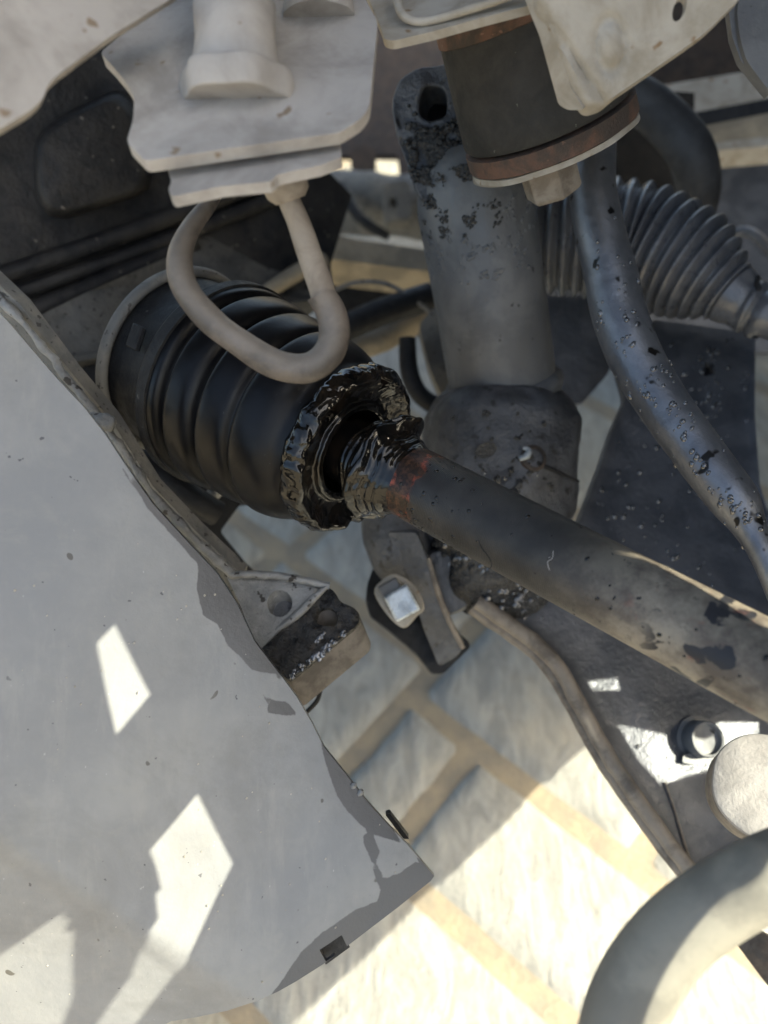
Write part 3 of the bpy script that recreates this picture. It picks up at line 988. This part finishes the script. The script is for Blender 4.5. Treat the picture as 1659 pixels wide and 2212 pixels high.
# ------------------------------------------------------------------ bushing and bracket at the top
bs = empty('rubber_bushing', P(1190, 290, .28), 'black rubber bushing barrel with rusty end rings and a bolt head beneath', 'bushing')
b0 = P(1187, 282, .302)
bx = (RT * .46 - UP * .90 + FW * .66).normalized()      # down the barrel
build('sleeve', lathe(b0, bx, [(-.085, .0270), (-.060, .0272), (-.050, .0276), (-.012, .0312), (-.0055, .0316), (-.0045, .0310)], 128, lambda p, t, r, a, d, x: p + d * noise.noise(p * 70) * .0003), m_bush, bs)
build('upper_ring', lathe(b0, bx, [(-.085, .0278), (-.050, .0282), (-.0405, .0291), (-.0400, .0280)], 128), m_rust, bs)
build('lower_ring', lathe(b0, bx, [(-.0032, .0300), (-.0030, .0320), (.0030, .0321), (.0036, .0310)], 128, lambda p, t, r, a, d, x: p + d * noise.noise(p * 120) * .0004), m_rust, bs)
build('washer', lathe(b0, bx, [(.0037, .0290), (.0039, .0316), (.0058, .0318), (.0062, .0290)], 96, lambda p, t, r, a, d, x: p + d * (noise.noise(p * 60) * .0014) + x * noise.noise(p * 50) * .0008), m_dusty2, bs)
build('backing_plate', lathe(b0 - RT * .006, bx, [(.0063, .012), (.0065, .0262), (.0090, .0266), (.0096, .02)], 64, lambda p, t, r, a, d, x: p + d * noise.noise(p * 50) * .002), m_boltd, bs)
bc = b0 - RT * .0046
build('bolt_head', lathe(bc, bx, [(.0085, .0124), (.0105, .0124), (.0106, .0112), (.0235, .0110), (.0250, .0096)], 6, None), m_boltd, bs, smooth=0, bevel=.0014)

bb = empty('body_bracket', P(1350, 100, .23), 'pale folded bracket with an oval dimple overhanging the rubber bushing', 'bracket')
fD = plane((1200, 80, .226), (1560, 30, .222), (1265, 235, .236))
dent = ell(1318, 97, 30, 55, 12, 24)
mf_out = rounded([(1148, -60), (1640, -60), (1592, 4), (1536, 60), (1520, 74), (1470, 110), (1380, 172), (1330, 206), (1300, 232), (1272, 241), (1258, 236), (1234, 190), (1205, 100), (1182, 40), (1160, 15)], 10)
v, f = cdt(mf_out, [ell(1468, 18, 13, 30, 20)], 9)
v3 = []
for p in v:
    d = fD(p.x, p.y)
    rr = math.hypot((p.x - 1318) / 32, (p.y - 97) / 58)
    d += .0011 * math.exp(-(rr - .95) ** 2 / .06) - .0009 * max(0, 1 - rr) 
    d += .002 * max(0, 1 - edge_dist(p.x, p.y, mf_out[40:75]) / 22) ** 2
    v3.append(P(p.x, p.y, d))
build('face', slab(v3, f, FW * .003), m_dusty2, bb, smooth=50)
build('fold', plate(rounded([(1120, -40), (1160, -20), (1162, 15), (1182, 40), (1205, 100), (1234, 190), (1262, 238), (1226, 238), (1206, 226), (1188, 160), (1166, 80), (1140, 16)], 8), plane((1150, 20, .228), (1190, 20, .224), (1240, 236, .2385)), .003), m_dusty2, bb, bevel=.001)
build('flange', plate(rounded([(770, -60), (800, 5), (822, 60), (828, 84), (848, 89), (930, 70), (1040, 38), (1150, 10), (1170, -60)], 8), plane((830, 86, .236), (1150, 8, .232), (900, -50, .252)), .0026, grid=24, bump=.0008), m_dusty2, bb, bevel=.0008)
build('stiffener', tube([(856, -30, .240, 8), (862, 18, .237, 9), (885, 42, .235, 9), (930, 44, .2345, 9), (1040, 12, .232, 9), (1120, -16, .23, 9)], 8, 12), m_dusty2, bb)
pr = empty('corner_panel', P(1630, 80, .25), 'grey panel with a doubled edge in the upper right corner', 'panel')
build('sheet', plate(rounded([(1592, 20), (1612, -60), (1760, -60), (1760, 280), (1658, 192), (1612, 130), (1598, 80)], 14), lambda x, y: .25, .002), m_damper, pr, bevel=.0006)
build('edge_strip', plate(rounded([(1574, 20), (1590, -60), (1604, -60), (1590, 20), (1596, 80), (1612, 130), (1662, 195), (1662, 206), (1600, 130), (1582, 80)], 4), lambda x, y: .252, .003), m_damper, pr, bevel=.0006)

# ------------------------------------------------------------------ damper
dm = empty('damper', P(1060, 600, .38), 'thick grey damper tube standing between bushing and shaft, tarry grime round its top', 'damper')
d0, d1 = P(1018, 380, .362), P(1086, 830, .402)
dx = (d1 - d0).normalized()
L = (d1 - d0).length
build('tube', lathe(d0, dx, [(-.016, .006), (-.013, .015), (-.006, .0215), (.002, .0248), (.012, .0262), (L * .5, .0262), (L * .96, .0264), (L, .0264)], 96, lambda p, t, r, a, d, x: p + d * (noise.noise(p * 60) * .0003 + max(0, noise.noise(p * 170)) * .0022 * max(0, 1 - t / .035))), m_damper, dm)
build('weld_collar', lathe(d0, dx, [(L - .004, .0262), (L - .0015, .0285), (L + .002, .0295), (L + .005, .0285), (L + .010, .0270)], 96, lambda p, t, r, a, d, x: p + d * noise.noise(p * 110) * .0012, 3), m_damper, dm, smooth=70)
eyeD = plane((850, 250, .352), (1000, 250, .346), (920, 400, .352))
build('clevis', plate(closed([(846, 232), (856, 186), (886, 156), (940, 140), (1010, 150), (1060, 250), (1070, 440), (985, 450), (908, 430), (880, 360), (856, 290)], 5), eyeD, .022, [closed([(906, 222), (916, 190), (940, 184), (962, 200), (962, 246), (930, 258), (908, 248)], 4)], grid=14, bump=.0022, bscale=120), m_cast, dm, bevel=.004)
build('hole_dark_sheet', plate([(890, 170), (990, 170), (990, 270), (890, 270)], lambda x, y: .372, .003), m_black, dm)  # black sheet added behind the clevis hole to make it read dark
tar, gritd = [], []
uf = (-FW - dx * (-FW).dot(dx)).normalized()
wf = dx.cross(uf)
if wf.x < 0:
    wf = -wf
for i in range(1500):
    x = random.gauss(935, 42)
    y = random.gauss(345, 50)
    if not (850 < x < 1060 and 215 < y < 450) or inside(x, y, ell(935, 222, 36, 46)) or x < 850 + max(0, y - 230) * .27:
        continue
    if noise.noise(V((x / 28, y / 28, 0))) < -.12:
        continue
    tar.append(blob(P(x, y, eyeD(x, y) - .0012), random.choice((.0004, .0006, .0009, .0013)), -FW + V((random.uniform(-.7, .7), 0, random.uniform(-.3, .9))), .9, 1.1))
for i in range(1600):
    t = random.uniform(-.006, .042)
    a = random.gauss(-.2, .65)
    if noise.noise(V((t * 160, a * 3.2, 4))) < -.02 + max(0, t - .02) * 6:
        continue
    n = (uf * math.cos(a) + wf * math.sin(a)).normalized()
    rr = .0262 if t > .010 else .0245
    (tar if t < .022 and a < .25 else gritd).append(blob(d0 + dx * t + n * (rr - .0002), random.choice((.0003, .0004, .0006, .0009)), n + dx * random.uniform(-.6, .6), .75, 1.1))
tag(build('tar_clump', join(*tar), m_tar, dm, smooth=80), kind='stuff')
tag(build('paint_grit', join(*gritd), m_damper, dm, smooth=80), kind='stuff')

kn = empty('steering_knuckle', P(1085, 990, .40), 'lumpy dark cast knuckle below the damper with a shiny pinch bolt', 'knuckle')
build('casting', tube([(1086, 835, .404, 112), (1086, 862, .404, 138), (1084, 910, .403, 162), (1080, 980, .40, 168), (1072, 1060, .398, 164), (1056, 1130, .396, 150), (1060, 1200, .395, 112), (1064, 1270, .394, 98), (1066, 1312, .394, 58)], 8, 64,
                      lambda p, t, a: noise.noise(p * 48) * .0035 + noise.noise(p * 130) * .0012), m_cast, kn, smooth=70)
build('grease_coat', tube([(1064, 1105, .397, 158), (1057, 1130, .396, 153), (1060, 1200, .395, 116), (1064, 1270, .394, 103), (1068, 1322, .393, 62)], 10, 72, lambda p, t, a: noise.noise(p * 120) * .0022 + abs(noise.noise(p * 260)) * .0014), m_tar, kn, smooth=80)
build('pinch_slot', tube([(1160, 1000, .362, 5), (1205, 1020, .366, 4), (1250, 1040, .375, 3)], 4, 8), m_black, kn)
build('pinch_socket', lathe(P(1152, 990, .3625), -FW + RT * .3 + UP * .2, [(-.004, .0062), (.001, .0060), (.0015, .0045), (-.002, .0040)], 32), m_brown, kn)
build('pinch_bolt', tube([(1122, 992, .3605, 5), (1138, 984, .3595, 8), (1142, 972, .3598, 6), (1130, 968, .3602, 4)], 5, 10), m_zinc, kn)
build('core_hole', plate(ell(1050, 972, 24, 16, -20), lambda x, y: .3615, .002), m_tar, kn)

# black lumps of oily dirt on the knuckle either side of the shaft
KN = [(1086, 835, 112), (1086, 862, 138), (1084, 910, 162), (1080, 980, 168), (1072, 1060, 164), (1056, 1130, 150), (1060, 1200, 112), (1064, 1270, 98), (1066, 1312, 58)]
lump, wetd = [], []
for i in range(1500):
    if i < 1050:
        x, y = random.uniform(925, 1150), random.uniform(1150, 1310)
    elif i < 1300:
        x, y = random.gauss(1140, 40), random.gauss(1060, 26)
    else:
        x, y = random.gauss(1085, 80), random.gauss(960, 55)
    for (xa, ya, ra), (xb, yb, rb) in zip(KN, KN[1:]):
        if ya <= y < yb:
            f_ = (y - ya) / (yb - ya)
            xc, rr = xa + (xb - xa) * f_, ra + (rb - ra) * f_
            break
    else:
        continue
    dx_ = x - xc
    if abs(dx_) > rr * .95 or (i < 1300 and noise.noise(V((x / 30, y / 30, 7))) < -.15) or (i >= 1300 and noise.noise(V((x / 25, y / 25, 3))) < .22):
        continue
    h = math.sqrt(rr * rr - dx_ * dx_)
    dd = .397 * (1 - h / F) - (.0012 if y > 1110 else 0)
    n = (RT * dx_ - FW * h).normalized() + V((random.uniform(-.5, .5), 0, random.uniform(-.2, .6)))
    (wetd if random.random() < .3 and i < 1300 else lump).append(blob(P(x, y, dd - .0008), random.choice((.0006, .0009, .0013, .0018)) * (1 if i < 1300 else .6), n, .8, 1.0))
tag(build('tar_clump', join(*lump), m_tar, kn, smooth=80), kind='stuff')
tag(build('oil_bead', join(*wetd), m_water, kn, smooth=80), kind='stuff')

# fork leg and clamp below the shaft
fk = empty('fork_leg', P(880, 1250, .40), 'grey fork leg ending in a dark clamp plate with a zinc square bolt', 'fork leg')
build('leg', tube([(900, 1040, .41, 96), (862, 1110, .40, 84), (862, 1180, .395, 74), (880, 1235, .395, 56), (900, 1275, .397, 36)], 8, 36, lambda p, t, a: noise.noise(p * 70) * .0010), m_cast, fk, smooth=70)
build('fold', plate(rounded([(836, 1150), (900, 1150), (925, 1215), (948, 1290), (972, 1345), (1002, 1398), (985, 1420), (948, 1440), (915, 1360), (880, 1240)], 10), plane((860, 1180, .378), (1000, 1400, .384), (940, 1430, .390)), .004, grid=12, bump=.0016, bscale=90), m_cast, fk, bevel=.0012)
build('fold_edge', tube([(925, 1205, .3765, 5), (950, 1290, .379, 6), (975, 1350, .381, 6), (1000, 1400, .383, 5)], 6, 10), m_armlip, fk)
build('clamp_plate', plate(rounded([(806, 1226), (793, 1262), (790, 1296), (800, 1330), (828, 1352), (856, 1374), (905, 1418), (934, 1456), (958, 1456), (1016, 1398), (1012, 1384), (960, 1345), (930, 1290), (880, 1240)], 8), plane((800, 1250, .402), (1000, 1390, .396), (940, 1450, .392)), .006, grid=16, bump=.002, bscale=80), m_black, fk, bevel=.001)
build('end_cap', lathe(P(960, 1258, .385), (RT * -.25 + UP * -.1 - FW * .9), [(-.03, .0165), (-.002, .0165), (.0015, .0150), (.0022, .010)], 48, lambda p, t, r, a, d, x: p + d * noise.noise(p * 90) * .0008), m_cast, fk)
wx = (-FW * .82 - RT * .5 + UP * .05).normalized()
build('bolt_washer', plate(closed([(808, 1280), (826, 1252), (856, 1240), (898, 1268), (916, 1312), (900, 1330), (872, 1356), (838, 1330)], 4), plane((812, 1290, .374), (914, 1310, .370), (860, 1345, .370)), .002, [closed([(826, 1284), (838, 1262), (856, 1254), (884, 1274), (898, 1306), (870, 1338), (846, 1322)], 4)]), m_dusty2, fk, bevel=.0006)
build('square_bolt', box(P(868, 1302, .3685), (RT * .8 + UP * .45 - FW * .1).normalized() * .0062, (UP * .85 - RT * .45).normalized() * .0065, (-FW).normalized() * .0038), m_zinc, fk, bevel=.0012)
build('bolt_shank', box(P(846, 1278, .3715), (RT * .8 + UP * .45 - FW * .1).normalized() * .005, (UP * .85 - RT * .45).normalized() * .005, (-FW).normalized() * .003), m_damper, fk, bevel=.001)

# ------------------------------------------------------------------ ribbed gaiter
gt = empty('steering_gaiter', P(1400, 540, .42), 'ribbed grey rubber steering gaiter with dust along its top', 'gaiter')
gp = spline([V((1120, 512, .435)), V((1200, 512, .43)), V((1290, 515, .425)), V((1380, 530, .42)), V((1460, 562, .412)), V((1530, 602, .405)), V((1585, 640, .40))], 60)
gpt = [P(*q) for q in gp]
m = len(gpt)
ribs = 19
rad = []
for i in range(m):
    t = i / (m - 1)
    base = 106 + 22 * math.sin(min(1, t / .75) * math.pi * .8) - 70 * max(0, (t - .72) / .28) ** 1.5
    w = .5 + .5 * math.cos(2 * math.pi * ribs * t)
    rad.append((base - 14 + 16 * w ** .65) * gp[i].z / F)
build('bellows', sweep(gpt, rad, 64, lambda p, t, a: noise.noise(p * 60) * .0004), m_bellow, gt, smooth=80)
nk = [V((1580, 636, .40, 66)), V((1600, 650, .398, 60)), V((1612, 660, .397, 54)), V((1622, 664, .396, 60)), V((1634, 670, .395, 50)), V((1648, 678, .394, 58)), V((1662, 684, .393, 46)), V((1740, 720, .39, 44))]
build('neck', tube([tuple(q) for q in nk], 8, 40), m_bellow, gt, smooth=70)
build('clip_tab', tube([(1638, 596, .385, 4), (1636, 614, .384, 6), (1640, 628, .384, 7)], 4, 8), m_black, gt)

# ------------------------------------------------------------------ stabiliser bar
sbp = [(1288, 250, .345, 44), (1282, 330, .343, 48), (1280, 410, .340, 50), (1296, 500, .337, 53), (1318, 590, .334, 56), (1338, 680, .331, 58), (1372, 770, .326, 57), (1424, 860, .319, 55), (1488, 950, .310, 54), (1548, 1030, .302, 54), (1592, 1090, .296, 50), (1620, 1140, .292, 36), (1648, 1195, .288, 30), (1690, 1290, .284, 30)]
stb = empty('stabiliser_bar', P(1340, 700, .33), 'bent satin black bar sweeping down past the gaiter, beaded with oil', 'bar')
build('bar', tube(sbp, 8, 40, lambda p, t, a: noise.noise(p * 90) * .00025), m_bar, stb, smooth=60)
bsp = spline([V(q) for q in sbp], 20)
drops = []
for i in range(260):
    k = int(min(len(bsp) - 2, max(60, random.gauss(150, 42))))
    q = bsp[k]
    c = P(q[0], q[1], q[2])
    tdir = (P(*bsp[k + 1][:3]) - c).normalized()
    u = (-FW - tdir * (-FW).dot(tdir)).normalized()
    w = tdir.cross(u)
    if w.x > 0:
        w = -w
    a = random.gauss(.45, .55)
    n = u * math.cos(a) + w * math.sin(a)
    r = q[3] * q[2] / F
    if noise.noise(c * 70 + n * 2) < -.02:
        continue
    drops.append(blob(c + n * r, random.choice((.0004, .0005, .0006, .0008, .0011)), n, .75))
o = build('oil_bead', join(*drops), m_water, stb, smooth=80)
tag(o, kind='stuff')

# ------------------------------------------------------------------ control arm
ca = empty('control_arm', P(1450, 1350, .40), 'wide blue black control arm plate with a raised rim, oil beads and a round bolt', 'control arm')
a_out = rounded([(1408, 690), (1632, 720), (1630, 900), (1640, 1040), (1664, 1120), (1760, 1180), (1760, 1960), (1520, 1960), (1490, 1872), (1400, 1756), (1322, 1640), (1262, 1530), (1210, 1440), (1150, 1382), (1060, 1330), (1120, 1285), (1190, 1228), (1250, 1130), (1292, 1020), (1320, 935), (1352, 866), (1332, 800), (1396, 725)], 10, 3)
v, f = cdt(a_out, [ell(1528, 797, 18, 15), closed([(1385, 1222), (1440, 1222), (1490, 1262), (1510, 1290), (1470, 1290), (1410, 1262)], 4)], 18)
v3 = []
for p in v:
    d = ARMD(p.x, p.y)
    e = edge_dist(p.x, p.y, a_out)
    d -= .004 * max(0, 1 - e / 26) ** 2
    d += .006 * math.sin((p.y - 700) / 260) * max(0, min(1, (1300 - p.y) / 300))
    q = P(p.x, p.y, d)
    v3.append(q + FW * noise.noise(q * 45) * .0016)
build('plate', slab(v3, f, FW * .008), m_arm, ca, smooth=50)
rimp = [(1030, 1300), (1085, 1338), (1150, 1384), (1206, 1442), (1256, 1530), (1318, 1640), (1398, 1757), (1480, 1866), (1500, 1900)]
build('rim', tube([(x, y, ARMD(x, y) - .006, 17) for x, y in rimp], 8, 16, lambda p, t, a: noise.noise(p * 150) * .0006), m_armlip, ca)
build('rim_flange', tube([(x - 12, y + 12, ARMD(x, y) - .001, 15) for x, y in rimp], 8, 14, lambda p, t, a: noise.noise(p * 120) * .0006), m_armlip, ca)
build('seam', tube([(1436, 1690, ARMD(1436, 1690) - .001, 3), (1455, 1745, ARMD(1455, 1745) - .001, 3), (1490, 1860, ARMD(1490, 1860) - .001, 4)], 4, 8), m_armlip, ca)
nrm = (-FW + UP * .25 + RT * .12).normalized()
nc = P(1506, 1596, ARMD(1506, 1596))
build('bolt_head', lathe(nc, nrm, [(0, .0104), (.0012, .0104), (.0015, .0084), (.0095, .0080), (.0102, .0074), (.0100, .0066), (.0078, .0063), (.0074, .0030), (.0074, .001)], 48, lambda p, t, r, a, d, x: p + d * noise.noise(p * 200) * .0003), m_damper, ca)
build('washer_tab', plate(rounded([(1476, 1630), (1540, 1616), (1552, 1640), (1500, 1652), (1474, 1648)], 5), lambda x, y: ARMD(x, y) - .003, .002), m_damper, ca, bevel=.0004)
build('hole_dark_sheet', plate([(1490, 760), (1570, 760), (1570, 840), (1490, 840)], lambda x, y: ARMD(x, y) + .018, .002), m_black, ca)  # black sheet added so the arm's hole looks dark, not bright ground
build('cup_edge', raised(ell(1100, 1250, 100, 92), lambda x, y: .385, .008, .6), m_tar, ca, smooth=80)
drops = []
for i in range(520):
    x, y = random.uniform(1070, 1659), random.uniform(720, 1800)
    if i < 200:
        x, y = random.gauss(1560, 60), random.gauss(830, 70)
    elif i < 330:
        x, y = random.gauss(1400, 90), random.gauss(1080, 110)
    elif i < 440:
        x, y = random.gauss(1090, 50), random.gauss(1245, 45)
    z = .372 if inside(x, y, ell(1100, 1250, 90, 82)) else ARMD(x, y)
    if z == .372 or (inside(x, y, a_out) and edge_dist(x, y, a_out) > 12):
        if noise.noise(V((x / 60, y / 60, 2))) < -.08:
            continue
        r = random.choice((.0005, .0007, .0009, .0012, .0016))
        if y > 1400:
            r *= .6
        if y < 1300 and z != .372:
            z += .006 * math.sin((y - 700) / 260) * max(0, min(1, (1300 - y) / 300))
        q = P(x, y, z)
        if z != .372:
            q = q + FW * noise.noise(q * 45) * .0016
        drops.append(blob(q, r, nrm, .6))
o = build('oil_bead', join(*drops), m_water, ca, smooth=80)
tag(o, kind='stuff')
ib = build('inner_mount', plate(rounded([(1170, 640), (1330, 640), (1320, 800), (1250, 880), (1190, 830)], 20), lambda x, y: .50, .03), m_arm)
tag(ib, 'dark blue mount block in the gap between damper and bent bar', 'mount')

# ------------------------------------------------------------------ outer end, near the viewer
hb = empty('ball_joint', HUBC, 'pale round ball joint boss in sunlight at the right edge', 'ball joint')
hx = (RT * -.16 + UP * .44 - FW * .86).normalized()
build('cap', lathe(HUBC, hx, [(-.001, .0186), (.0, .0188), (.0012, .0184), (.0018, .0170), (.0022, .009)], 72, lambda p, t, r, a, d, x: p + x * noise.noise(p * 150) * .0004 + d * noise.noise(p * 90) * .0007 * min(1, r / .015)), m_hub, hb)
build('body', lathe(HUBC, hx, [(-.020, .0150), (-.016, .0178), (-.012, .0184), (-.004, .0187), (-.0008, .0188)], 72, lambda p, t, r, a, d, x: p + d * noise.noise(p * 90) * .0008), m_armlip, hb)
nh = build('brake_hose', tube(HOSE, 8, 40), m_near)
tag(nh, 'thick dusty grey brake hose arching out of focus across the lower right corner', 'hose')
ds = build('dust_shield', plate([(1570, 2010), (1600, 1990), (1760, 2080), (1760, 2180), (1659, 2130)], lambda x, y: .33, .004, grid=20, bump=.002, bscale=90), m_brown)
tag(ds, 'dark brown strip of dust shield behind the thick hose at the lower right edge', 'shield')
